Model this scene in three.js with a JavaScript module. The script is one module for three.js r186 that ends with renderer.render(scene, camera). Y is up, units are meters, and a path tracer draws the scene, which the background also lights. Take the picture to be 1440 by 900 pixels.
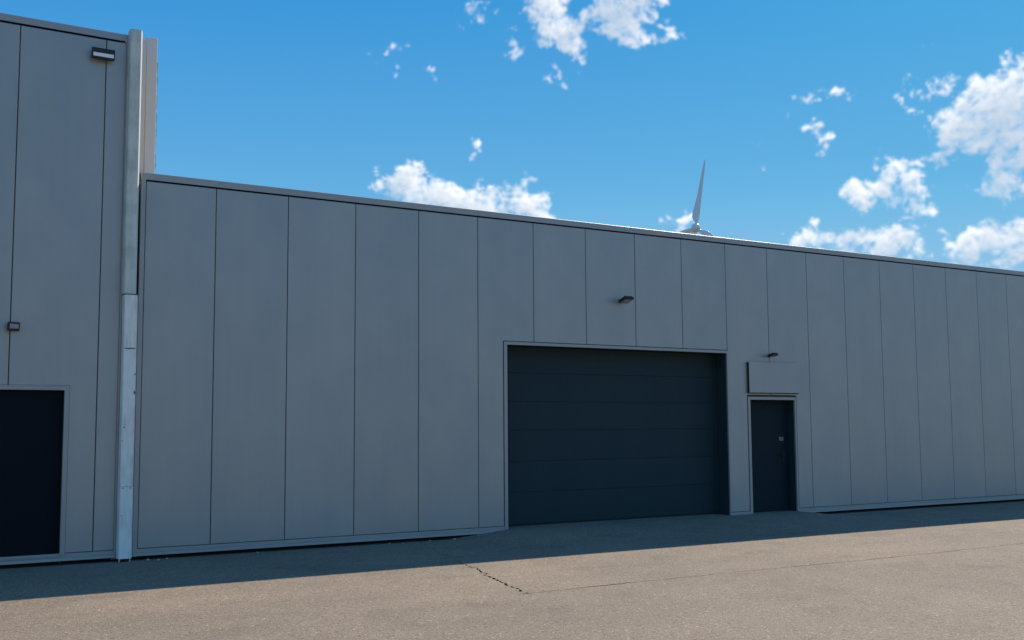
import * as THREE from 'three';
import { ImprovedNoise } from 'three/addons/math/ImprovedNoise.js';
import { mergeGeometries } from 'three/addons/utils/BufferGeometryUtils.js';
import { RoundedBoxGeometry } from 'three/addons/geometries/RoundedBoxGeometry.js';

// ------------------------------------------------------------------ camera, sky, sun, exposure
const RAD = Math.PI / 180;
const scene = new THREE.Scene();
const camera = new THREE.PerspectiveCamera(31.60, 1.6, 0.1, 5000);
camera.position.set(-3.941, 1.76, 15.933);
camera.rotation.order = 'YXZ';
camera.rotation.set(5.441 * RAD, -32.371 * RAD, -0.379 * RAD);

const renderer = new THREE.WebGLRenderer({ antialias: true });
renderer.toneMapping = THREE.LinearToneMapping;
renderer.toneMappingExposure = 1.6;
renderer.shadowMap.enabled = true;

const SUN_AZ = 63 * RAD, SUN_EL = 39.25 * RAD;          // azimuth from -z (behind the halls) towards +x
const sunDir = new THREE.Vector3(Math.sin(SUN_AZ) * Math.cos(SUN_EL), Math.sin(SUN_EL), -Math.cos(SUN_AZ) * Math.cos(SUN_EL));
const sun = new THREE.DirectionalLight(new THREE.Color().setRGB(1.0, 0.90, 0.76), 3.3);
sun.position.copy(sunDir).multiplyScalar(80).add(new THREE.Vector3(6, 0, 0));
sun.target.position.set(6, 0, 0);
sun.castShadow = true;
sun.shadow.mapSize.set(4096, 4096);
Object.assign(sun.shadow.camera, { left: -40, right: 40, top: 40, bottom: -40, near: 1, far: 200 });
scene.add(sun, sun.target);

// seeded random numbers and fractal noise
function rng(seed) { let s = seed >>> 0; return () => { s = (s + 0x6D2B79F5) | 0; let t = Math.imul(s ^ (s >>> 15), 1 | s); t = (t + Math.imul(t ^ (t >>> 7), 61 | t)) ^ t; return ((t ^ (t >>> 14)) >>> 0) / 4294967296; }; }
const perlin = new ImprovedNoise();
function fbm(x, y, z, oct, gain = 0.5, lac = 2.03) { let a = 0.5, s = 0; for (let i = 0; i < oct; i++) { s += a * perlin.noise(x, y, z); x = x * lac + 17.3; y = y * lac + 5.1; z = z * lac + 9.7; a *= gain; } return s; }
const clamp = (v, a = 0, b = 1) => Math.min(b, Math.max(a, v));
const smooth = (a, b, v) => { const t = clamp((v - a) / (b - a)); return t * t * (3 - 2 * t); };
const lin = (c) => (c <= 0.04045 ? c / 12.92 : ((c + 0.055) / 1.055) ** 2.4);
const mixc = (a, b, t) => [a[0] + (b[0] - a[0]) * t, a[1] + (b[1] - a[1]) * t, a[2] + (b[2] - a[2]) * t];

// sky: clear summer air plus fair-weather cumulus. Each puff: azimuth, elevation, half width, half height (degrees), thickness
function makeSky() {
  const W = 4096, H = 2048, data = new Float32Array(W * H * 4), PPD = W / 360;
  const puffs = [
    [34.04,20.83,1.39,1.11,1.00], [35.06,19.60,1.19,1.12,1.00], [34.17,22.15,1.03,0.83,1.00], [37.96,20.72,1.73,1.04,1.00], [38.46,19.69,1.32,0.69,0.95], [39.16,21.73,2.06,1.03,1.00],
    [40.03,19.36,0.76,0.38,0.62], [39.29,18.99,0.49,0.31,0.50], [32.54,19.16,0.70,0.49,0.72], [33.02,18.88,0.35,0.32,0.60], [35.42,18.77,0.70,0.32,0.80], [36.00,20.18,0.49,0.83,0.60],
    [30.44,20.91,0.83,0.56,0.62], [30.25,20.44,0.42,0.35,0.55], [31.14,21.18,0.28,0.21,0.50], [26.45,19.06,0.38,0.28,0.66], [25.97,18.34,0.31,0.24,0.60], [26.93,17.78,0.35,0.28,0.66],
    [27.29,18.10,0.21,0.28,0.40], [28.18,17.98,0.32,0.42,0.62], [28.47,17.60,0.32,0.14,0.55], [35.04,17.24,0.53,0.32,0.58], [34.49,17.42,0.35,0.21,0.45], [36.04,17.94,0.18,0.14,0.50],
    [30.52,14.14,0.32,0.36,0.66], [26.43,12.30,1.42,0.85,1.00], [27.23,12.95,0.71,0.57,0.95], [28.47,11.83,1.50,0.93,1.00], [30.22,11.41,1.65,0.86,1.00], [31.75,11.48,0.93,0.79,0.85],
    [33.07,11.68,0.43,0.93,0.75], [33.58,11.11,1.08,0.65,0.85], [34.46,11.38,0.43,0.79,0.75], [28.76,10.66,2.87,0.64,1.00], [29.86,12.40,0.29,0.25,0.50], [29.49,12.19,0.43,0.32,0.50],
    [32.42,12.19,0.50,0.36,0.55], [31.68,11.98,0.43,0.43,0.60], [40.73,9.89,0.92,0.53,0.72], [42.02,9.99,0.32,0.35,0.70], [41.38,10.22,0.64,0.32,0.65], [47.85,16.12,0.89,0.34,0.62],
    [48.48,16.30,0.51,0.27,0.58], [47.33,15.85,0.41,0.24,0.50], [45.15,14.09,0.49,0.28,0.58], [45.14,13.68,0.24,0.24,0.55], [46.20,15.33,0.21,0.17,0.52], [47.87,14.46,0.27,0.51,0.55],
    [48.25,13.68,0.34,0.31,0.72], [45.10,12.37,0.17,0.17,0.45], [53.37,17.91,0.26,0.16,0.50], [56.67,16.47,0.26,0.23,0.50], [53.64,15.87,1.13,0.43,0.72], [54.23,16.19,0.72,0.30,0.60],
    [54.87,16.18,0.85,0.26,0.60], [52.78,14.71,0.50,0.27,0.66], [52.31,15.08,0.23,0.27,0.50], [52.20,15.49,0.20,0.23,0.50], [57.04,15.91,1.42,0.71,1.00], [56.01,15.02,1.44,1.11,1.00],
    [55.16,14.30,1.32,0.99,1.00], [54.43,13.49,1.33,0.93,1.00], [53.92,12.78,0.87,0.60,0.85], [56.16,13.54,1.64,1.11,1.00], [57.25,13.91,1.43,1.75,0.90], [56.71,12.18,1.11,0.85,0.95],
    [56.27,11.41,0.92,0.59,0.80], [56.98,10.86,0.98,0.46,0.70], [56.11,10.44,0.30,0.59,0.60], [55.58,11.08,0.59,0.20,0.50], [52.95,12.44,0.74,0.30,0.75], [53.14,13.18,0.33,0.27,0.55],
    [59.07,14.32,2.23,2.55,1.00], [49.84,11.05,1.03,0.62,1.00], [50.39,11.49,0.82,0.55,0.95], [51.10,12.79,0.47,0.47,0.85], [51.54,12.15,0.81,0.68,0.95], [52.17,11.50,0.74,0.81,1.00],
    [52.38,10.40,0.41,0.47,0.80], [51.03,10.90,0.88,0.48,0.70], [51.72,10.04,0.27,0.24,0.50], [48.37,11.08,0.24,0.34,0.55], [47.35,9.16,1.04,0.59,1.00], [48.31,9.29,0.76,0.45,0.90],
    [49.55,9.43,1.03,0.58,0.95], [50.91,9.28,0.68,0.48,0.85], [51.34,8.61,0.89,0.68,1.00], [49.36,8.54,2.07,0.41,0.60], [51.98,8.33,0.48,0.48,0.70], [52.61,8.02,0.68,0.24,0.55],
    [54.29,8.66,0.94,0.60,0.85], [55.53,8.64,1.26,0.60,0.95], [56.53,8.27,1.12,0.66,0.95], [55.73,7.57,1.85,0.40,0.75], [54.04,8.01,0.74,0.40,0.70], [57.87,8.01,1.63,0.98,1.00],
  ];
  const rnd = rng(77);                                   // the same kind of clouds all round the rest of the sky
  for (let k = 0; k < 180; k++) {
    const el = 3 + 60 * rnd() ** 1.7, az = 62 + 300 * rnd(), size = (0.5 + 1.8 * rnd() ** 2) * (0.7 + el / 40);
    const n = 3 + Math.floor(rnd() * 6), thick = 0.6 + 0.4 * rnd();
    for (let j = 0; j < n; j++) puffs.push([az + (rnd() - 0.5) * size * 3.4 / Math.cos(el * RAD), el + (rnd() - 0.5) * size * 1.1, size * (0.5 + 0.6 * rnd()), size * (0.35 + 0.4 * rnd()), thick * (0.75 + 0.25 * rnd())]);
  }
  const E = new Float32Array(W * H), D = new Float32Array(W * H);
  for (const [az, el, rx, ry, s] of puffs) {
    const grow = 1.30, cosE = Math.max(0.2, Math.cos(el * RAD));
    const j0 = Math.max(H / 2, Math.floor((el - ry * grow + 90) * PPD)), j1 = Math.min(H - 1, Math.ceil((el + ry * grow + 90) * PPD));
    const i0 = Math.floor((az + 90 - rx * grow / cosE) * PPD), i1 = Math.ceil((az + 90 + rx * grow / cosE) * PPD);
    for (let j = j0; j <= j1; j++) for (let i = i0; i <= i1; i++) {
      const dx = ((i + 0.5) / PPD - 90 - az) * cosE / (rx * grow), dy = ((j + 0.5) / PPD - 90 - el) / (ry * grow), r = dx * dx + dy * dy;
      if (r >= 1) continue;
      const q = j * W + ((i % W) + W) % W, e = s * (1 - r) ** 1.2;
      E[q] = 1 - (1 - E[q]) * (1 - Math.min(0.97, e));
    }
  }
  const dirOf = (i, j) => { const el = ((j + 0.5) / PPD - 90) * RAD, az = ((i + 0.5) / PPD - 90) * RAD; return [Math.sin(az) * Math.cos(el), Math.sin(el), -Math.cos(az) * Math.cos(el)]; };
  const B = 16, near = new Uint8Array((W / B) * (H / B));   // blocks of the map that lie in or beside a cloud
  for (let q = 0; q < W * H; q++) if (E[q] > 0.002) { const bi = Math.floor((q % W) / B), bj = Math.floor(q / W / B); for (let v = -1; v <= 1; v++) for (let u = -1; u <= 1; u++) near[Math.max(0, Math.min(H / B - 1, bj + v)) * (W / B) + (bi + u + W / B) % (W / B)] = 1; }
  for (let q = W * H / 2; q < W * H; q++) if (near[Math.floor(q / W / B) * (W / B) + Math.floor((q % W) / B)]) {
    const i = q % W, j = Math.floor(q / W), [x, y, z] = dirOf(i, j), f = 17;
    // the outline is torn by swirls of several sizes
    const sx = fbm(x * 38 + 1.3, y * 38, z * 38, 4, 0.55), sy = fbm(x * 38, y * 38 + 9.2, z * 38 + 4.4, 4, 0.55);
    const e = E[Math.max(0, Math.min(H - 1, Math.round(j + sy * 15))) * W + ((Math.round(i + sx * 19) % W) + W) % W];
    if (e < 0.002) continue;
    const wx = fbm(x * f + 3.1, y * f, z * f, 4), wy = fbm(x * f, y * f + 7.7, z * f, 4), wz = fbm(x * f, y * f, z * f + 11.9, 4);
    const n = fbm(x * 38 + wx * 2.2, y * 46 + wy * 2.2, z * 38 + wz * 2.2, 5, 0.58);
    // threads: thin bent sheets of vapour at two sizes, strongest in the torn borders
    const t1 = 1 - 2.4 * Math.abs(perlin.noise(x * 44 + wy * 9, y * 50 + wz * 9, z * 44 + wx * 9)), t2 = 1 - 2.4 * Math.abs(perlin.noise(x * 105 + wz * 12 + n * 2, y * 115 + wx * 12, z * 105 + wy * 12 + n * 2));
    const tuft = fbm(x * 150 + wx * 6, y * 150 + wy * 6, z * 150, 3, 0.6);
    D[q] = Math.max(0, e * 1.75 + n * 1.5 + (t1 * 0.34 + t2 * 0.30) * (1.15 - 0.5 * e) + tuft * 0.6 - 0.94);
  }
  const AIR = 0.625;                                      // brightness of the whole sky next to the sun's
  const ZEN = [0.035, 0.160, 0.46], HIGH = [0.012, 0.240, 0.65], MID = [0.145, 0.437, 0.76], LOW = [0.52, 0.65, 0.77];
  for (let j = 0; j < H; j++) {
    const el = (j + 0.5) / PPD - 90, e = Math.max(0, el);
    let base;
    if (e < 11) base = mixc(LOW, MID, (e / 11) ** 0.8); else if (e < 25) base = mixc(MID, HIGH, ((e - 11) / 14) ** 0.7); else base = mixc(HIGH, ZEN, smooth(25, 85, e));
    for (let i = 0; i < W; i++) {
      const q = j * W + i, o = q * 4, [x, y, z] = dirOf(i, j);
      const c = x * sunDir.x + y * sunDir.y + z * sunDir.z, ang = Math.acos(clamp(c, -1, 1)) / RAD;
      const aure = 0.11 * Math.exp(-ang / 26) + 0.35 * Math.exp(-ang / 8);
      let r = base[0] + aure * 0.30, g = base[1] + aure * 1.15, b = base[2] + aure * 0.8;
      const d = D[q];
      if (d > 0) {
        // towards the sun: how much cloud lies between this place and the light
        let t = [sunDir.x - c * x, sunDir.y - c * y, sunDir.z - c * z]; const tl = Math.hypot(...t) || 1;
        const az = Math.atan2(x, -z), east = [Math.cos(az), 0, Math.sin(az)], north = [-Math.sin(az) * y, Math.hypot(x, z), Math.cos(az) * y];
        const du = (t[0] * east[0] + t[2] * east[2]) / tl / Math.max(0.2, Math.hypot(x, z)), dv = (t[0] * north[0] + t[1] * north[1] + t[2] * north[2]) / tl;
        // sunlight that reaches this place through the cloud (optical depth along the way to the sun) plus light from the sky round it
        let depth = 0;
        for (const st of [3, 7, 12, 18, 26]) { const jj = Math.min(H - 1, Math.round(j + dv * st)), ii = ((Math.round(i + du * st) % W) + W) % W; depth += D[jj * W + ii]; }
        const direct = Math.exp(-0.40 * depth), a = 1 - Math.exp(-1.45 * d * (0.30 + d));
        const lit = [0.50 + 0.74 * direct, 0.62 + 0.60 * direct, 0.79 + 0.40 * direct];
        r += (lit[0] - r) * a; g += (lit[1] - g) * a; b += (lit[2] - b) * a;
      }
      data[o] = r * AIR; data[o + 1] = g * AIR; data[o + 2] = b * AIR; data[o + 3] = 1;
    }
  }
  const t = new THREE.DataTexture(data, W, H, THREE.RGBAFormat, THREE.FloatType);
  t.mapping = THREE.EquirectangularReflectionMapping; t.magFilter = THREE.LinearFilter; t.minFilter = THREE.LinearFilter; t.needsUpdate = true;
  return t;
}
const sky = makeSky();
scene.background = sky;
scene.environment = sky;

// ------------------------------------------------------------------ textures and materials (uv in metres)
function tex(n, metres, fn, srgb = false, wrap = THREE.RepeatWrapping) {
  const d = new Uint8Array(n * n * 4);
  for (let j = 0; j < n; j++) for (let i = 0; i < n; i++) { const c = fn(i, j, n), o = (j * n + i) * 4; if (typeof c === 'number') { d[o] = d[o + 1] = d[o + 2] = clamp(c) * 255; } else { d[o] = clamp(c[0]) * 255; d[o + 1] = clamp(c[1]) * 255; d[o + 2] = clamp(c[2]) * 255; } d[o + 3] = 255; }
  const t = new THREE.DataTexture(d, n, n); t.wrapS = t.wrapT = wrap; t.magFilter = THREE.LinearFilter; t.minFilter = THREE.LinearMipmapLinearFilter; t.generateMipmaps = true;
  if (srgb) t.colorSpace = THREE.SRGBColorSpace;
  t.repeat.set(1 / metres, 1 / metres); t.needsUpdate = true; return t;
}
const MIRROR = THREE.MirroredRepeatWrapping;
const g1 = rng(5), g2 = rng(6), g3 = rng(8);
// factory paint on sheet steel: faint mottling, rain marks, dust grain
const paintMap = tex(1024, 4.2, (i, j, n) => {
  const x = i / n, y = j / n, blot = fbm(x * 7, y * 5, 1.5, 4), streak = fbm(x * 60, y * 2.2, 4.5, 3), grain = g1() - 0.5;
  const v = 0.95 + blot * 0.045 + streak * 0.014 + grain * 0.020; return [v * (1 + blot * 0.02), v, v * (1 - blot * 0.025)];
}, true, MIRROR);
const paintBump = tex(512, 1.3, (i, j, n) => 0.5 + 0.6 * fbm(i / n * 26, j / n * 22, 2.2, 4) + 0.05 * g2(), false, MIRROR);
const paintRough = tex(512, 2.9, (i, j, n) => 0.90 + 0.16 * fbm(i / n * 9, j / n * 5, 8.1, 4), false, MIRROR);
function paint(r, g, b, rough = 0.5, extra = {}) {
  return new THREE.MeshStandardMaterial({ color: new THREE.Color().setRGB(r, g, b), roughness: rough, metalness: 0, map: paintMap, roughnessMap: paintRough, bumpMap: paintBump, bumpScale: 0.0016, ...extra });
}
const dull = (r, g, b) => new THREE.MeshPhysicalMaterial({ color: new THREE.Color().setRGB(r, g, b), roughness: 0.62, specularIntensity: 0.35, map: paintMap, bumpMap: paintBump, bumpScale: 0.0016 });
const M = {};
const ALU = { metalness: 0.35, bumpScale: 0.0009 };                         // metallic silver-grey coating
M.panel = [paint(0.478, 0.440, 0.396, 0.44, ALU), paint(0.490, 0.450, 0.404, 0.46, ALU), paint(0.467, 0.431, 0.389, 0.42, ALU)];
M.trim = paint(0.465, 0.420, 0.380, 0.48, ALU);
M.dark = dull(0.032, 0.054, 0.058);
M.darkB = dull(0.031, 0.053, 0.057);
M.doorLeaf = dull(0.012, 0.024, 0.031);
M.blackDoor = new THREE.MeshPhysicalMaterial({ color: new THREE.Color().setRGB(0.008, 0.010, 0.014), roughness: 0.7, specularIntensity: 0.25 });
M.sealAndShade = new THREE.MeshStandardMaterial({ color: new THREE.Color().setRGB(0.02, 0.02, 0.022), roughness: 0.9 });  // black of the rubber seal, also painted shade in the wall gaps
M.core = new THREE.MeshStandardMaterial({ color: new THREE.Color().setRGB(0.16, 0.15, 0.145), roughness: 0.9 });
M.black = new THREE.MeshStandardMaterial({ color: new THREE.Color().setRGB(0.014, 0.014, 0.015), roughness: 0.45 });
M.lens = new THREE.MeshPhysicalMaterial({ color: new THREE.Color().setRGB(0.88, 0.88, 0.88), roughness: 0.25, clearcoat: 1, clearcoatRoughness: 0.05 });
M.lensGrey = new THREE.MeshPhysicalMaterial({ color: new THREE.Color().setRGB(0.30, 0.30, 0.30), roughness: 0.3, clearcoat: 1, clearcoatRoughness: 0.05 });
M.steel = new THREE.MeshStandardMaterial({ color: new THREE.Color().setRGB(0.55, 0.56, 0.57), roughness: 0.38, metalness: 0.7 });
M.plate = new THREE.MeshStandardMaterial({ color: new THREE.Color().setRGB(0.20, 0.20, 0.195), roughness: 0.7 });
M.rust = new THREE.MeshStandardMaterial({ color: new THREE.Color().setRGB(0.21, 0.10, 0.055), roughness: 0.95 });
// cast concrete with stains and pores
const concreteMap = tex(1024, 1.6, (i, j, n) => {
  const x = i / n, y = j / n, a = fbm(x * 10, y * 7, 3.3, 5), s = fbm(x * 46, y * 3, 9.9, 3), pore = perlin.noise(x * 90, y * 90, 7) > 0.62 ? -0.16 : 0, grain = (g3() - 0.5) * 0.06;
  const v = 0.93 + a * 0.16 + s * 0.10 + pore * 0.7 + grain; return [v * 0.985, v, v * 0.965];
}, true, MIRROR);
const coverMap = tex(512, 1.2, (i, j, n) => { const x = i / n, y = j / n, a = fbm(x * 12, y * 4, 5.3, 4), chip = perlin.noise(x * 46, y * 30, 3) > 0.70 ? -0.25 : 0; const v = 0.965 + a * 0.20 + fbm(x * 40, y * 3, 2.2, 3) * 0.07 + chip; return [v, v, v * 0.985]; }, true, MIRROR);
const concreteBump = tex(512, 0.8, (i, j, n) => 0.55 + 0.5 * fbm(i / n * 20, j / n * 20, 6.6, 5), false, MIRROR);
M.concrete = new THREE.MeshStandardMaterial({ color: new THREE.Color().setRGB(0.80, 0.76, 0.68), roughness: 0.92, map: concreteMap, bumpMap: concreteBump, bumpScale: 0.004 });
M.coverSheet = new THREE.MeshStandardMaterial({ color: new THREE.Color().setRGB(0.97, 0.90, 0.80), roughness: 0.9, map: coverMap, bumpMap: concreteBump, bumpScale: 0.0015 });
M.bead = new THREE.MeshStandardMaterial({ color: new THREE.Color().setRGB(0.72, 0.69, 0.62), roughness: 0.7 });  // pale tone adds to the sunlit line on the pillar edge
M.upstand = new THREE.MeshStandardMaterial({ color: new THREE.Color().setRGB(0.90, 0.80, 0.70), roughness: 0.75, map: paintMap });  // paleness stands in for sun and roof bounce on the upstand
M.bounceRoof = new THREE.MeshStandardMaterial({ color: new THREE.Color().setRGB(0.42, 0.40, 0.37), roughness: 0.95, map: concreteMap });  // unseen roof, made pale to bounce light onto the upstand
M.plinth = new THREE.MeshStandardMaterial({ color: new THREE.Color().setRGB(0.20, 0.20, 0.18), roughness: 0.95, map: concreteMap });
M.membrane = new THREE.MeshStandardMaterial({ color: new THREE.Color().setRGB(0.20, 0.20, 0.20), roughness: 0.9 });
M.foil = new THREE.MeshStandardMaterial({ color: new THREE.Color().setRGB(0.70, 0.68, 0.64), roughness: 0.8 });
// worn asphalt: stones of different tone in a binder
function asphalt() {
  const n = 1024, cells = 112, metres = 2.4, rnd = rng(31), P = [];
  for (let k = 0; k < cells * cells; k++) P.push([rnd(), rnd(), rnd(), rnd()]);
  const col = new Uint8Array(n * n * 4), hgt = new Uint8Array(n * n * 4);
  for (let j = 0; j < n; j++) for (let i = 0; i < n; i++) {
    const x = i / n * cells, y = j / n * cells, cx = Math.floor(x), cy = Math.floor(y);
    let b1 = 9, b2 = 9, id = 0;
    for (let v = -1; v <= 1; v++) for (let u = -1; u <= 1; u++) {
      const k = ((cy + v + cells) % cells) * cells + ((cx + u + cells) % cells), p = P[k], d = Math.hypot(cx + u + p[0] - x, cy + v + p[1] - y) * (0.8 + 0.45 * p[2]);
      if (d < b1) { b2 = b1; b1 = d; id = k; } else if (d < b2) b2 = d;
    }
    const edge = smooth(0.02, 0.30, b2 - b1), tone = P[id][3], grain = rnd() - 0.5;
    let v = 0.68 + 0.18 * tone * edge - 0.09 * (1 - edge) + 0.06 * grain;
    if (tone > 0.985) v += 0.16 * edge; else if (tone < 0.03) v -= 0.14 * edge;
    const warm = (P[id][2] - 0.5) * 0.05, o = (j * n + i) * 4;
    col[o] = clamp(v * (1 + warm)) * 255; col[o + 1] = clamp(v) * 255; col[o + 2] = clamp(v * (1 - warm)) * 255; col[o + 3] = 255;
    hgt[o] = hgt[o + 1] = hgt[o + 2] = clamp(0.25 + 0.55 * edge * (0.5 + 0.5 * P[id][0]) + 0.1 * grain) * 255; hgt[o + 3] = 255;
  }
  const mk = (d, srgb) => { const t = new THREE.DataTexture(d, n, n); t.wrapS = t.wrapT = THREE.RepeatWrapping; t.magFilter = THREE.LinearFilter; t.minFilter = THREE.LinearMipmapLinearFilter; t.generateMipmaps = true; if (srgb) t.colorSpace = THREE.SRGBColorSpace; t.repeat.set(1 / metres, 1 / metres); t.needsUpdate = true; return t; };
  return new THREE.MeshStandardMaterial({ color: new THREE.Color().setRGB(0.565, 0.424, 0.296), roughness: 0.93, map: mk(col, true), bumpMap: mk(hgt, false), bumpScale: 0.0035, vertexColors: true });
}
M.asphalt = asphalt();
M.filler = new THREE.MeshStandardMaterial({ color: new THREE.Color().setRGB(0.13, 0.108, 0.088), roughness: 1 });
M.sand = new THREE.MeshStandardMaterial({ color: new THREE.Color().setRGB(0.195, 0.152, 0.112), roughness: 1 });
M.field = new THREE.MeshStandardMaterial({ color: new THREE.Color().setRGB(0.10, 0.095, 0.055), roughness: 1 });
M.stone = new THREE.MeshStandardMaterial({ color: new THREE.Color().setRGB(0.42, 0.40, 0.37), roughness: 0.9 });
M.turbine = new THREE.MeshStandardMaterial({ color: new THREE.Color().setRGB(0.88, 0.87, 0.84), roughness: 0.45 });

// ------------------------------------------------------------------ helpers
function mesh(name, geo, mat, parent) { const m = new THREE.Mesh(geo, mat); m.name = name; m.castShadow = m.receiveShadow = true; parent.add(m); return m; }
const taken = {};
function thing(name, label, category, pos = [0, 0, 0], group) {
  const o = new THREE.Group(), n = (taken[name] = (taken[name] ?? -1) + 1);
  o.name = n ? `${name}_${String(n).padStart(3, '0')}` : name; o.position.set(...pos); o.userData = { label, category }; if (group) o.userData.group = group; scene.add(o); return o;
}
function structure(o, label) { o.userData.kind = 'structure'; if (label) o.userData.label = label; return o; }
// upright slab with chamfered edges: outline in (x, y), from z0 (back) to z1 (front)
function slab(pts, z0, z1, bev = 0.004, holes = []) {
  const s = new THREE.Shape(pts.map((p) => new THREE.Vector2(...p)));
  for (const h of holes) s.holes.push(new THREE.Path(h.map((p) => new THREE.Vector2(...p))));
  const g = new THREE.ExtrudeGeometry(s, { depth: z1 - z0 - 2 * bev, bevelEnabled: bev > 0, bevelThickness: bev, bevelSize: bev, bevelOffset: -bev, bevelSegments: 1, curveSegments: 1 });
  g.translate(0, 0, z0 + bev); return g;
}
const rect = (x0, x1, y0, y1) => [[x0, y0], [x1, y0], [x1, y1], [x0, y1]];
const box = (x0, x1, y0, y1, z0, z1, bev = 0) => slab(rect(x0, x1, y0, y1), z0, z1, bev);
// section in (z, y) swept along x
function sweep(pts, x0, x1) {
  const s = new THREE.Shape(pts.map(([z, y]) => new THREE.Vector2(-z, y)));
  const g = new THREE.ExtrudeGeometry(s, { depth: x1 - x0, bevelEnabled: false });
  g.rotateY(Math.PI / 2); g.translate(x0, 0, 0); return g;
}
// section in (x, z) swept up y
function post(pts, y0, y1) {
  const s = new THREE.Shape(pts.map(([x, z]) => new THREE.Vector2(x, -z)));
  const g = new THREE.ExtrudeGeometry(s, { depth: y1 - y0, bevelEnabled: false });
  g.rotateX(-Math.PI / 2); g.translate(0, y0, 0);
  const uv = g.attributes.uv, p = g.attributes.position, nn = g.attributes.normal; for (let i = 0; i < p.count; i++) if (Math.abs(nn.getY(i)) < 0.5) uv.setXY(i, p.getX(i) + p.getZ(i), p.getY(i));
  return g;
}
// move a geometry built round the place's origin into its thing's own axes
const local = (g, [x, y, z]) => g.translate(-x, -y, -z);

// ------------------------------------------------------------------ the ground
const ground = new THREE.Group(); ground.name = 'yard'; structure(ground, 'worn beige asphalt yard in front of the grey halls'); scene.add(ground);
const hgt = (x, z) => 0.098 * smooth(4.8, 6.15, x) * (1 - smooth(12.65, 13.7, x)) * (z <= 0 ? 1 - z * 0.085 / 0.36 * 1 : 1 - smooth(0, 2.0, z));
const jag = (t, s) => 0.030 * perlin.noise(t * 3.1, s, 0.3) + 0.022 * perlin.noise(t * 9.7, s, 4.3) + 0.010 * perlin.noise(t * 31, s, 8.3);
const JL = [[0.0, 4.40], [0.28, 4.31], [1.86, 3.83], [3.1, 3.46], [3.92, 3.24], [4.51, 3.08], [5.48, 2.76], [5.62, 2.70]];   // joint on the left of the apron: z, x
function leftJoint(z) { let k = 0; while (k < JL.length - 2 && z > JL[k + 1][0]) k++; const [a, xa] = JL[k], [b, xb] = JL[k + 1]; return xa + (xb - xa) * (z - a) / (b - a) + jag(z, 1.7) * 2.2; }
const frontJoint = (x) => 5.63 + 0.03 * Math.sin(x * 0.9) + jag(x, 6.1);
const leftGap = (z) => 0.012 + 0.016 * smooth(2.0, 4.4, z) * (1 - smooth(5.0, 5.6, z)) * (0.5 + Math.abs(perlin.noise(z * 6, 3, 1)) * 1.6);
const frontGap = (x) => 0.034 * Math.max(0.40, 0.40 + 1.2 * perlin.noise(x * 0.9, 8, 2)) ;
function patch(nu, nv, at) {
  const pos = [], uv = [], col = [], idx = [];
  for (let j = 0; j <= nv; j++) for (let i = 0; i <= nu; i++) {
    const [x, z] = at(i / nu, j / nv); pos.push(x, hgt(x, z), z); uv.push(x, -z);
    const big = fbm(x * 0.33, z * 0.55, 2.7, 4), mid = fbm(x * 1.7, z * 2.3, 5.5, 3), stain = smooth(0.16, 0.30, fbm(x * 0.9 + 40, z * 1.3, 7.7, 4)), v = (0.95 + 0.26 * big + 0.18 * mid) * (1 - 0.13 * stain); col.push(v, v * (1 - 0.03 * big), v * (1 - 0.05 * big));
    if (i < nu && j < nv) { const a = j * (nu + 1) + i, b = a + 1, c = a + nu + 1, d = c + 1; idx.push(a, c, b, b, c, d); }
  }
  const g = new THREE.BufferGeometry(); g.setAttribute('position', new THREE.Float32BufferAttribute(pos, 3)); g.setAttribute('uv', new THREE.Float32BufferAttribute(uv, 2)); g.setAttribute('color', new THREE.Float32BufferAttribute(col, 3)); g.setIndex(idx); g.computeVertexNormals(); return g;
}
const ZB = -0.45, XR = 46, XL = -46, ZF = 46, lerp = (a, b, t) => a + (b - a) * t;
const bend = (u) => (u < 0.85 ? u / 0.85 * 0.34 : 0.34 + (u - 0.85) / 0.15 * 0.66);
mesh('asphalt_apron', patch(520, 110, (u, v) => { const z0 = lerp(ZB, 5.62, v), x = lerp(leftJoint(z0) + leftGap(z0) / 2, XR, bend(u)); return [x, lerp(ZB, frontJoint(x) - frontGap(x) / 2, v)]; }), M.asphalt, ground);
mesh('asphalt_left', patch(90, 200, (u, v) => { const z = lerp(ZB, 5.62, v), xe = leftJoint(z) - leftGap(z) / 2; return [lerp(XL, xe, 1 - (1 - u) ** 3), z]; }), M.asphalt, ground);
mesh('asphalt_front', patch(640, 60, (u, v) => { const x = lerp(XL, XR, u < 0.1 ? u * 5 : u < 0.9 ? 0.5 + (u - 0.1) * 0.4 : 0.82 + (u - 0.9) * 1.8); return [x, lerp(x < 2.70 ? 5.62 : frontJoint(x) + frontGap(x) / 2, ZF, v ** 2.2)]; }), M.asphalt, ground);
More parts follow.
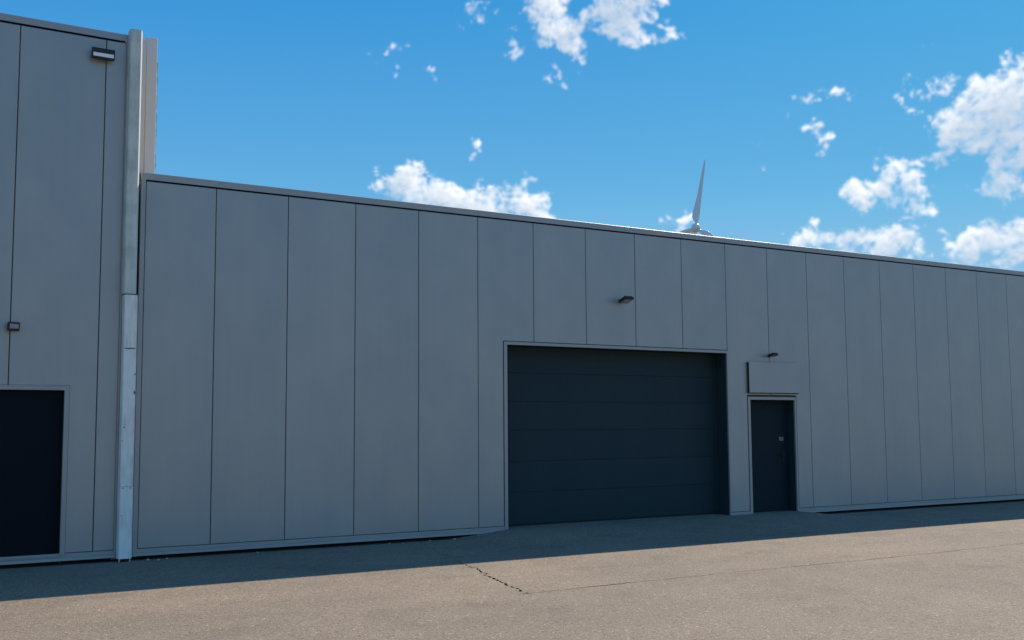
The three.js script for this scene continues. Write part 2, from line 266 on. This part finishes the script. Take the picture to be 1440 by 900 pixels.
// dirt that fills the joints
function ribbon(pts, half, y) { const pos = [], idx = []; pts.forEach(([x, z], i) => { const [ax, az] = pts[Math.max(0, i - 1)], [bx, bz] = pts[Math.min(pts.length - 1, i + 1)], l = Math.hypot(bx - ax, bz - az), nx = -(bz - az) / l * half, nz = (bx - ax) / l * half; pos.push(x + nx, hgt(x, z) + y, z + nz, x - nx, hgt(x, z) + y, z - nz); if (i) { const k = i * 2; idx.push(k - 2, k, k - 1, k - 1, k, k + 1); } }); const g = new THREE.BufferGeometry(); g.setAttribute('position', new THREE.Float32BufferAttribute(pos, 3)); g.setIndex(idx); g.computeVertexNormals(); return g; }
mesh('crack_bed', ribbon(Array.from({ length: 80 }, (_, k) => { const z = lerp(-0.3, 5.62, k / 79); return [leftJoint(z), z]; }), 0.10, -0.016), M.filler, ground);
mesh('joint_bed', ribbon(Array.from({ length: 120 }, (_, k) => { const x = lerp(2.62, 30, k / 119); return [x, frontJoint(x)]; }), 0.12, -0.009), M.sand, ground);
const field = mesh('ground', new THREE.CircleGeometry(3000, 64).rotateX(-Math.PI / 2).translate(0, -0.35, 0), M.field, scene); structure(field, 'open grass land round the yard');

// ------------------------------------------------------------------ the low hall: panel wall with gate and door
const low = thing('low_hall', 'long low grey metal panel hall with a dark sectional gate', 'warehouse', [0, 0, 0]);
const T = 5.36, PB = 0.156, PT = 5.240, GAP = 0.011, PZ = -0.06;
const GX0 = 6.055, GX1 = 10.975, GY = 3.14;            // gate opening
const DX0 = 11.555, DX1 = 12.745, DY = 2.265;          // door opening
const FW = 0.062;                                       // width of the frames round them
const XEND = 27.5;
const copingSection = (t) => [[-0.36, t + 0.012], [-0.36, t - 0.05], [0.004, t - 0.03], [0.004, t - 0.098], [0.012, t - 0.098], [0.012, t - 0.006], [0.006, t]];
let pv = rng(99);
for (let i = 0; i < 25; i++) {
  const a = i === 0 ? 0.10 : i * 1.1 + GAP / 2, b = Math.min(XEND - 0.08, (i + 1) * 1.1 - GAP / 2);
  let pts = rect(a, b, PB, PT);
  const g0 = GX0 - FW - 0.012, g1_ = GX1 + FW - 0.02, gt = GY + FW, d0 = DX0 - FW - 0.012, d1 = DX1 + FW, dt = DY + FW + 0.03;
  if (a < g0 && b > g0) pts = [[a, PB], [g0, PB], [g0, gt], [b, gt], [b, PT], [a, PT]];
  else if (a >= g0 && b <= g1_ + 0.05) pts = rect(a, b, gt, PT);
  else if (a < d0 && b > d0) pts = [[Math.max(a, g1_), PB], [d0, PB], [d0, dt], [b, dt], [b, PT], [a, PT], [a, gt + 0.004], [Math.max(a, g1_), gt]];
  else if (a < d1 && b > d1) pts = [[d1, PB], [b, PB], [b, PT], [a, PT], [a, dt], [d1, dt]];
  mesh('wall_panel', slab(pts, PZ, 0, 0.005), M.panel[Math.floor(pv() * 3)], low);
}
mesh('wall_core', slab([[0.05, 0.10], [GX0 - 0.02, 0.10], [GX0 - 0.02, GY + 0.02], [GX1 + 0.02, GY + 0.02], [GX1 + 0.02, 0.10], [DX0 - 0.02, 0.10], [DX0 - 0.02, DY + 0.02], [DX1 + 0.02, DY + 0.02], [DX1 + 0.02, 0.10], [XEND - 0.02, 0.10], [XEND - 0.02, T - 0.12], [0.05, T - 0.12]], -0.30, PZ - 0.004, 0), M.core, low);
mesh('side_wall', box(XEND - 0.28, XEND, -0.3, T - 0.13, -24, -0.32), M.panel[0], low);
mesh('back_wall', box(0.05, XEND, -0.3, T - 0.13, -24.3, -24.02), M.panel[0], low);
mesh('end_wall', box(0.05, 0.30, -0.3, T - 0.32, -24, -0.32), M.core, low);
mesh('roof', box(0.32, XEND - 0.3, T - 0.40, T - 0.22, -24, -0.31), M.bounceRoof, low);
mesh('floor_slab', box(0.32, XEND - 0.3, -0.28, 0.05, -24, -0.46), M.plinth, low);
mesh('plinth', box(0.06, GX0 - FW, -0.25, 0.098, -0.30, -0.22), M.sealAndShade, low);  // plinths coloured black to paint the shade under the flashing
mesh('plinth', box(GX1 + FW, DX0 - FW, -0.25, 0.098, -0.30, -0.22), M.sealAndShade, low);
mesh('plinth', box(DX1 + FW, XEND - 0.03, -0.25, 0.098, -0.30, -0.22), M.sealAndShade, low);
mesh('shade_strip', box(0.06, XEND - 0.03, PT - 0.02, T - 0.06, -0.055, -0.045), M.sealAndShade, low);  // black strip painting the shadow line under the coping
// coping in lengths, with a drip edge that hangs clear of the panels
for (let k = 0; k < 5; k++) {
  const x0 = k === 0 ? 0.015 : k * 5.5 + 0.0015, x1 = Math.min(XEND + 0.03, (k + 1) * 5.5 - 0.0015);
  mesh('coping', sweep(copingSection(T), x0, x1), M.trim, low);
}
mesh('corner_trim', post([[0.025, 0.014], [0.088, 0.014], [0.092, 0.004], [0.092, -0.058], [0.025, -0.058]], 0.05, T - 0.10), M.trim, low);
mesh('corner_trim', post([[XEND - 0.075, 0.014], [XEND + 0.012, 0.014], [XEND + 0.012, -0.06], [XEND - 0.075, -0.06]], 0.05, T - 0.10), M.trim, low);
// base flashing: slopes out, then drops to a drip edge
const flash = [[-0.055, 0.150], [0.003, 0.150], [0.003, 0.104], [0.024, 0.090], [0.026, 0.056], [0.020, 0.056], [0.0, 0.078], [-0.055, 0.078]];
for (const [x0, x1] of [[0.026, GX0 - FW + 0.03], [GX1 + FW - 0.06, DX0 - FW + 0.03], [DX1 + FW - 0.03, XEND]]) mesh('base_flashing', sweep(flash, x0, x1), M.trim, low);
// frames round the openings
function frame(name, x0, x1, y1, w, wt, z, parent, xr = w) {
  const f = mesh(name, slab([[x0 - w, 0.10], [x0, 0.10], [x0, y1], [x1, y1], [x1, 0.10], [x1 + xr, 0.10], [x1 + xr, y1 + wt], [x0 - w, y1 + wt]], -0.03, z, 0.003), M.trim, parent); return f;
}
frame('gate_frame', GX0, GX1, GY, FW, 0.052, 0.012, low, 0.042);
frame('door_frame', DX0, DX1, DY, FW, 0.058, 0.012, low, 0.038);
// reveals
function reveal(name, x0, x1, y1, depth, parent) {
  mesh(name, box(x0 - 0.018, x0 + 0.001, -0.05, y1, -depth, -0.032), M.dark, parent);
  mesh(name, box(x1 - 0.001, x1 + 0.018, -0.05, y1, -depth, -0.032), M.dark, parent);
  mesh(name, box(x0 - 0.018, x1 + 0.018, y1 - 0.0005, y1 + 0.018, -depth, -0.032), M.dark, parent);
}
reveal('gate_reveal', GX0, GX1, GY, 0.42, low);
reveal('door_reveal', DX0, DX1, DY, 0.25, low);
// sectional gate: six sections with a shadow joint and a fine bead above each
const gate = new THREE.Group(); gate.name = 'sectional_gate'; gate.position.set((GX0 + GX1) / 2, 0.12, -0.36); gate.userData.label = 'dark anthracite sectional gate'; low.add(gate);
const gh = [0.125, 0.672, 1.190, 1.718, 2.203, 2.694, 3.16], gw = (GX1 - GX0) / 2 - 0.004;
for (let k = 0; k < 6; k++) {
  const y0 = gh[k] - 0.12 + (k ? 0.0015 : 0.01), y1 = gh[k + 1] - 0.12 - 0.0015;
  mesh('gate_section', slab(rect(-gw, gw, y0, y1), -0.045, 0, 0.0025), k % 2 ? M.dark : M.darkB, gate);
}
mesh('rubber_seal', box(-gw, gw, -0.06, 0.012, -0.04, -0.006), M.sealAndShade, gate);
mesh('backing', box(-gw - 0.02, gw + 0.02, -0.05, 3.06, -0.075, -0.052), M.dark, gate);
// guide rail at the foot of each reveal
for (const s of [-1, 1]) mesh('guide_rail', box(s * gw - 0.028, s * gw + 0.028, -0.02, 3.02, 0.002, 0.03, 0.003), M.dark, gate);
// entrance door
const door = mesh('entrance_door', local(box(DX0 + 0.03, DX1 - 0.03, 0.115, DY - 0.03, -0.235, -0.188, 0.004), [12.15, 0.1, -0.19]), M.doorLeaf, low); door.position.set(12.15, 0.1, -0.19); door.userData.label = 'dark steel entrance door';
const dl = (g) => local(g, [12.15, 0.1, -0.19]);
mesh('leaf_frame', dl(slab([[DX0 + 0.002, 0.1], [DX0 + 0.045, 0.1], [DX0 + 0.045, DY - 0.045], [DX1 - 0.045, DY - 0.045], [DX1 - 0.045, 0.1], [DX1 - 0.002, 0.1], [DX1 - 0.002, DY - 0.002], [DX0 + 0.002, DY - 0.002]], -0.24, -0.176, 0.003)), M.doorLeaf, door);
mesh('notice_plate', dl(box(12.485, 12.605, 1.468, 1.545, -0.188, -0.180, 0.002)), M.plate, door);
{ const parts = [box(12.575, 12.615, 1.05, 1.29, -0.188, -0.178, 0.003)];
  const c = new THREE.CatmullRomCurve3([[12.596, 1.20, -0.18], [12.596, 1.20, -0.14], [12.58, 1.20, -0.128], [12.47, 1.198, -0.128]].map((p) => new THREE.Vector3(...p)));
  parts.push(new THREE.TubeGeometry(c, 18, 0.011, 8).toNonIndexed());
  mesh('door_handle', dl(mergeGeometries(parts.map((g) => { g = g.index ? g.toNonIndexed() : g; for (const k of Object.keys(g.attributes)) if (!['position', 'normal', 'uv'].includes(k)) g.deleteAttribute(k); return g; }))), M.black, door); }
mesh('threshold', dl(box(DX0 + 0.002, DX1 - 0.002, 0.06, 0.112, -0.26, -0.165, 0.003)), M.dark, door);

// ------------------------------------------------------------------ the tall hall on the left
const tall = thing('tall_hall', 'tall grey metal panel hall with a black door beside the pillar', 'warehouse', [0, 0, 0]);
const TT = 7.295, TPT = 7.172, LX0 = -3.36, LX1 = -0.905, LY = 2.295, LB = 0.125;
const seams = [-0.489, -1.602, -2.702, -3.802, -4.902, -6.002, -7.102, -8.202, -9.302, -10.402, -11.502, -12.602];
let right = -0.222;
for (const s of seams) {
  const a = s + GAP / 2, b = right === -0.222 ? right : right - GAP / 2, lx0 = LX0 - FW, lx1 = LX1 + FW, lt = LY + FW;
  let pts = rect(a, b, PB, TPT);
  if (a < lx1 && b > lx1) pts = [[lx1, PB], [b, PB], [b, TPT], [a, TPT], [a, lt], [lx1, lt]];
  else if (a > lx0 && b < lx1) pts = rect(a, b, lt, TPT);
  else if (a < lx0 && b > lx0) pts = [[a, PB], [lx0, PB], [lx0, lt], [b, lt], [b, TPT], [a, TPT]];
  mesh('wall_panel', slab(pts, PZ, 0, 0.005), M.panel[Math.floor(pv() * 3)], tall);
  right = s;
}
mesh('wall_core', slab(rect(-12.6, -0.205, 0.10, TT - 0.10), -0.30, PZ - 0.004, 0, [rect(LX0 - 0.02, LX1 + 0.02, 0.115, LY + 0.02)]), M.core, tall);
mesh('side_wall', box(-0.30, -0.03, -0.3, TT - 0.14, -25, -0.31), M.panel[0], tall);
mesh('side_wall', box(-12.6, -12.3, -0.3, TT - 0.14, -25, -0.31), M.panel[0], tall);
mesh('back_wall', box(-12.6, -0.03, -0.3, TT - 0.14, -25.3, -25.02), M.panel[0], tall);
mesh('roof', box(-12.28, -0.32, TT - 0.40, TT - 0.22, -25, -0.31), M.membrane, tall);
mesh('floor_slab', box(-12.28, -0.32, -0.28, 0.1, -25, -0.46), M.plinth, tall);
mesh('plinth', box(-12.58, -0.20, -0.25, 0.098, -0.30, -0.22), M.sealAndShade, tall);  // black here too, as painted shade below the flashing
for (let k = 0; k < 3; k++) { const x1 = k === 0 ? -0.19 : -k * 4.4 - 0.0015, x0 = Math.max(-12.62, -(k + 1) * 4.4 + 0.0015);
  mesh('coping', sweep(copingSection(TT), x0, x1), M.trim, tall); }
mesh('corner_trim', post([[-0.218, 0.014], [-0.196, 0.014], [-0.196, -0.058], [-0.222, -0.058], [-0.222, 0.004]], 0.05, TT - 0.10), M.trim, tall);
mesh('base_flashing', sweep(flash, -12.58, -0.196), M.trim, tall);
mesh('shade_strip', box(-12.55, -0.225, TPT - 0.02, TT - 0.06, -0.055, -0.045), M.sealAndShade, tall);  // dark strip added as shade under the tall coping
{ const f = slab([[LX0 - FW, LB], [LX0, LB], [LX0, LY], [LX1, LY], [LX1, LB], [LX1 + FW, LB], [LX1 + FW, LY + FW], [LX0 - FW, LY + FW]], -0.03, 0.010, 0.003); mesh('door_frame', f, M.trim, tall);
  mesh('door_sill', sweep([[-0.09, 0.132], [-0.01, 0.128], [0.012, 0.118], [-0.05, 0.118]], LX0, LX1), M.trim, tall); }
reveal('door_reveal', LX0, LX1, LY, 0.14, tall);
const bd = mesh('black_door', box(LX0 + 0.002, LX1 - 0.002, 0.135, LY - 0.004, -0.13, -0.085, 0.004), M.blackDoor, tall); bd.userData.label = 'flat black door';
// upstand of the side wall above the low roof, set back behind the pillar
mesh('parapet_panel', slab(rect(-0.028, 0.160, 4.98, 7.425), -0.455, -0.41, 0.004), M.upstand, tall);
mesh('parapet_panel', slab(rect(0.160, 0.310, 4.98, 7.462), -0.45, -0.395, 0.004), M.upstand, tall);
mesh('parapet_core', box(-0.028, 0.305, 4.98, 7.40, -25, -0.46), M.panel[0], tall);
{ // torn sealing strip hanging down the edge of the upstand
  const side = (x0, w, z0, z1, y0, y1, rough, seed) => { const r = rng(seed), n = 46, L = [], R = []; for (let k = 0; k <= n; k++) { const y = lerp(y0, y1, k / n); L.push([x0 + (r() - 0.5) * 0.004, y]); R.push([x0 + w * (0.55 + rough * r()) , y]); } return slab([...R, ...L.reverse()], z0, z1, 0); };
  mesh('sealing_strip', side(0.311, 0.016, -0.47, -0.43, 4.98, 6.95, 0.3, 4), M.foil, tall);
  mesh('sealing_strip', side(0.318, 0.030, -0.52, -0.475, 4.98, 7.12, 0.35, 9), M.membrane, tall);
}

// ------------------------------------------------------------------ pillar between the halls
const pillarAt = [-0.10, 0.035, 0.06];
const pillar = thing('concrete_pillar', 'slim pale concrete pillar standing between the two grey halls', 'pillar', pillarAt);
function pillarPiece(x0, x1, y0, y1, z1, c, cr, ring) {
  const pts = [[x0, -0.02], [x1, -0.02], [x1, z1 - cr * 1.2], [x1 - cr, z1], [x0 + c, z1], [x0, z1 - c]]; return local(post(pts.reverse(), y0, y1), pillarAt);
}
mesh('upper_shaft', pillarPiece(-0.203, -0.038, 3.622, 7.345, 0.155, 0.012, 0.026), M.concrete, pillar);
mesh('lower_cover', pillarPiece(-0.190, -0.012, 1.005, 3.606, 0.150, 0.010, 0.018), M.coverSheet, pillar);
mesh('lower_cover', pillarPiece(-0.190, -0.011, 0.045, 1.001, 0.152, 0.010, 0.018), M.coverSheet, pillar);
mesh('added_edge_bead', local(post([[-0.066, 0.1565], [-0.066, 0.150], [-0.0385, 0.117], [-0.0345, 0.121], [-0.061, 0.1565]], 3.63, 7.33), pillarAt), M.bead, pillar);  // pale strip added to strengthen the bright sunlit line on this edge
mesh('joint_mortar', pillarPiece(-0.184, -0.020, 3.602, 3.626, 0.142, 0.01, 0.02), M.plinth, pillar);
for (const x of [-0.150, -0.055]) { const s = new THREE.CylinderGeometry(0.007, 0.008, 0.006, 10).rotateX(Math.PI / 2); s.translate(x, 0.985, 0.1545); mesh('screw', local(s, pillarAt), M.black, pillar); }
for (const x of [-0.168, -0.03]) { mesh('foot_bolt', local(box(x - 0.008, x + 0.008, -0.03, 0.06, 0.10, 0.116), pillarAt), M.steel, pillar); }
for (const [x, y, w, h] of [[-0.033, 2.27, 0.012, 0.055], [-0.158, 1.80, 0.010, 0.022], [-0.178, 1.62, 0.008, 0.014], [-0.030, 2.52, 0.008, 0.03], [-0.165, 0.62, 0.008, 0.010]]) mesh('chipped_spot', local(slab([[x - w, y], [x - w * 0.2, y - h * 0.5], [x + w, y - h * 0.2], [x + w * 0.6, y + h * 0.4], [x - w * 0.3, y + h * 0.5]], 0.148, 0.1528, 0), pillarAt), M.plinth, pillar);
{ const r = rng(14), P = [], n = 14; for (let k = 0; k <= n; k++) P.push([lerp(-0.182, -0.036, k / n), 2.868 + 0.006 + r() * 0.009]); for (let k = n; k >= 0; k--) P.push([lerp(-0.182, -0.036, k / n), 2.868 - r() * 0.009]); mesh('rust_stain', local(slab(P, 0.147, 0.1522, 0), pillarAt), M.rust, pillar); }

// ------------------------------------------------------------------ lamps and board on the walls
// flood lamp: bracket on the wall, housing tilted down by tilt, lens in the face; axes: x along the wall, z away from it
function floodLamp(name, label, at, w, h, d, tilt, out, lensMat, lensRect, turn = 0) {
  const t = thing(name, label, 'lamp', at);
  const head = new THREE.Matrix4().makeTranslation(0, 0, out).multiply(new THREE.Matrix4().makeRotationY(turn)).multiply(new THREE.Matrix4().makeRotationX(tilt));
  mesh('housing', new RoundedBoxGeometry(w, h, d, 2, Math.min(0.012, d / 3)).applyMatrix4(head), M.black, t);
  const [lw, lh, ly] = lensRect; mesh('lens', new RoundedBoxGeometry(lw, lh, 0.008, 1, 0.003).translate(0, ly, d / 2 + 0.0015).applyMatrix4(head), lensMat, t);
  const fins = []; for (let k = 0; k < 7; k++) fins.push(new THREE.BoxGeometry(0.006, h * 0.8, 0.022).translate((k - 3) * w * 0.12, 0, -d / 2 - 0.009).applyMatrix4(head)); mesh('cooling_fins', mergeGeometries(fins), M.black, t);
  const arm = []; arm.push(new THREE.BoxGeometry(w * 0.34, 0.05, 0.010).translate(0, 0, 0.006)); for (const s of [-1, 1]) arm.push(new THREE.BoxGeometry(0.006, 0.028, out).translate(s * w * 0.165, 0, out / 2 - d * 0.15)); mesh('bracket', mergeGeometries(arm), M.black, t);
  return t;
}
floodLamp('flood_lamp', 'wide black flood lamp with a bright lens strip under the tall roof edge', [-0.555, 6.93, 0], 0.305, 0.150, 0.060, 0.14, 0.10, M.lens, [0.272, 0.050, -0.018]);
floodLamp('flood_lamp', 'small black lamp with a grey lens on the tall hall above the black door', [-1.575, 3.115, 0], 0.155, 0.115, 0.04, 0.12, 0.085, M.lensGrey, [0.115, 0.062, 0.004], 0.25);
floodLamp('flood_lamp', 'black lamp projecting from the low wall above the dark gate', [8.455, 4.005, 0], 0.20, 0.21, 0.045, 1.25, 0.17, M.lensGrey, [0.15, 0.14, 0]);
floodLamp('flood_lamp', 'black lamp projecting from the low wall above the blank board', [12.085, 3.125, 0], 0.15, 0.15, 0.035, 1.35, 0.12, M.lensGrey, [0.11, 0.10, 0]);
const board = thing('blank_board', 'blank grey metal sign board above the dark entrance door', 'sign', [12.165, 2.39, 0.02]);
mesh('face', local(slab(rect(11.497, 12.835, 2.402, 2.992), 0.052, 0.060, 0.002), [12.165, 2.39, 0.02]), M.panel[1], board);
mesh('back_frame', local(slab(rect(11.492, 12.822, 2.388, 2.985), 0.002, 0.0505, 0.001), [12.165, 2.39, 0.02]), M.black, board);

// ------------------------------------------------------------------ wind turbine far behind the halls
{ const D = 600, az = 41.69 * RAD, base = new THREE.Vector3(-3.941 + D * Math.sin(az), -0.35, 15.933 - D * Math.cos(az)), hubY = 1.76 + D * Math.tan(9.83 * RAD) + 0.35;
  const t = thing('wind_turbine', 'white three bladed wind turbine rising behind the low roof', 'wind turbine', base.toArray());
  t.rotation.y = -az + 0.10;                            // rotor faces the yard
  mesh('tower', new THREE.LatheGeometry([[2.3, 0], [2.25, 8], [1.7, hubY * 0.7], [1.35, hubY - 1.6]].map((p) => new THREE.Vector2(...p)), 32), M.turbine, t);
  mesh('nacelle', new RoundedBoxGeometry(3.4, 3.4, 9.5, 4, 1.1).translate(0, hubY + 0.1, -1.2), M.turbine, t);
  const spin = new THREE.LatheGeometry([[0.01, 3.4], [0.9, 3.1], [1.75, 2.3], [2.3, 1.0], [2.4, 0], [2.3, -1.4], [0.01, -1.4]].reverse().map((p) => new THREE.Vector2(...p)), 32).rotateX(Math.PI / 2).translate(0, hubY, 5.2); mesh('hub', spin, M.turbine, t);
  // blade: sections from root to tip (radius, chord, thickness, offset of the chord's middle, twist)
  const sec = [[1.2, 1.5, 1.5, 0, 0], [2.6, 1.55, 1.5, 0, 0.05], [3.6, 2.7, 1.3, -0.35, 0.35], [5.5, 3.9, 0.95, -0.75, 0.28], [8, 3.8, 0.75, -0.75, 0.20], [16, 2.45, 0.5, -0.35, 0.12], [24, 1.7, 0.32, -0.18, 0.06], [31, 1.3, 0.2, -0.05, 0.02], [34.8, 0.85, 0.12, 0, 0], [36.4, 0.3, 0.05, 0.05, 0]];
  const bladeGeo = (() => { const n = 20, pos = [], idx = []; sec.forEach(([r, c, th, off, tw], k) => { for (let i = 0; i < n; i++) { const a = i / n * 2 * Math.PI, u = Math.cos(a) * c / 2, round = clamp((2.1 - c) / 0.6) * (k < 3 ? 1 : 0), v = Math.sin(a) * th / 2 * (k < 2 ? 1 : (0.75 + 0.25 * Math.cos(a))); const x = off + u * Math.cos(tw) - v * Math.sin(tw), z = u * Math.sin(tw) + v * Math.cos(tw); pos.push(x, r, z + 0.0012 * r * r); if (k) { const b = (k - 1) * n, e = (i + 1) % n; idx.push(b + i, b + n + i, b + e, b + e, b + n + i, b + n + e); } } }); const g = new THREE.BufferGeometry(); g.setAttribute('position', new THREE.Float32BufferAttribute(pos, 3)); g.setIndex(idx); g.computeVertexNormals(); return g; })();
  for (let k = 0; k < 3; k++) { const b = mesh('blade', bladeGeo, M.turbine, t); b.position.set(0, hubY, 5.4); b.rotation.z = -(8.6 + k * 120) * RAD; }
}

// ------------------------------------------------------------------ loose stones by the wall foot
{ const geo = new THREE.IcosahedronGeometry(0.02, 1); const p = geo.attributes.position; for (let i = 0; i < p.count; i++) { const s = 1 + 0.5 * perlin.noise(p.getX(i) * 60, p.getY(i) * 60, p.getZ(i) * 60); p.setXYZ(i, p.getX(i) * s * 1.2, p.getY(i) * s * 0.7, p.getZ(i) * s); } geo.computeVertexNormals();
  const r = rng(3);
  for (const [x, z] of [[0.22, 0.09], [0.47, 0.10], [0.33, 0.2], [1.75, 0.12], [3.86, 0.08], [4.02, 0.22], [4.55, 0.10], [4.98, 0.12], [5.4, 0.14]]) {
    const t = thing('loose_stone', 'small pale stone lying on the asphalt at the wall foot', 'stone', [x, hgt(x, z) + 0.006, z], 'loose stones along the wall foot');
    const m = mesh('stone_body', geo, M.stone, t); m.scale.setScalar(0.55 + 0.6 * r()); m.rotation.y = r() * 6; }
}

renderer.render(scene, camera);
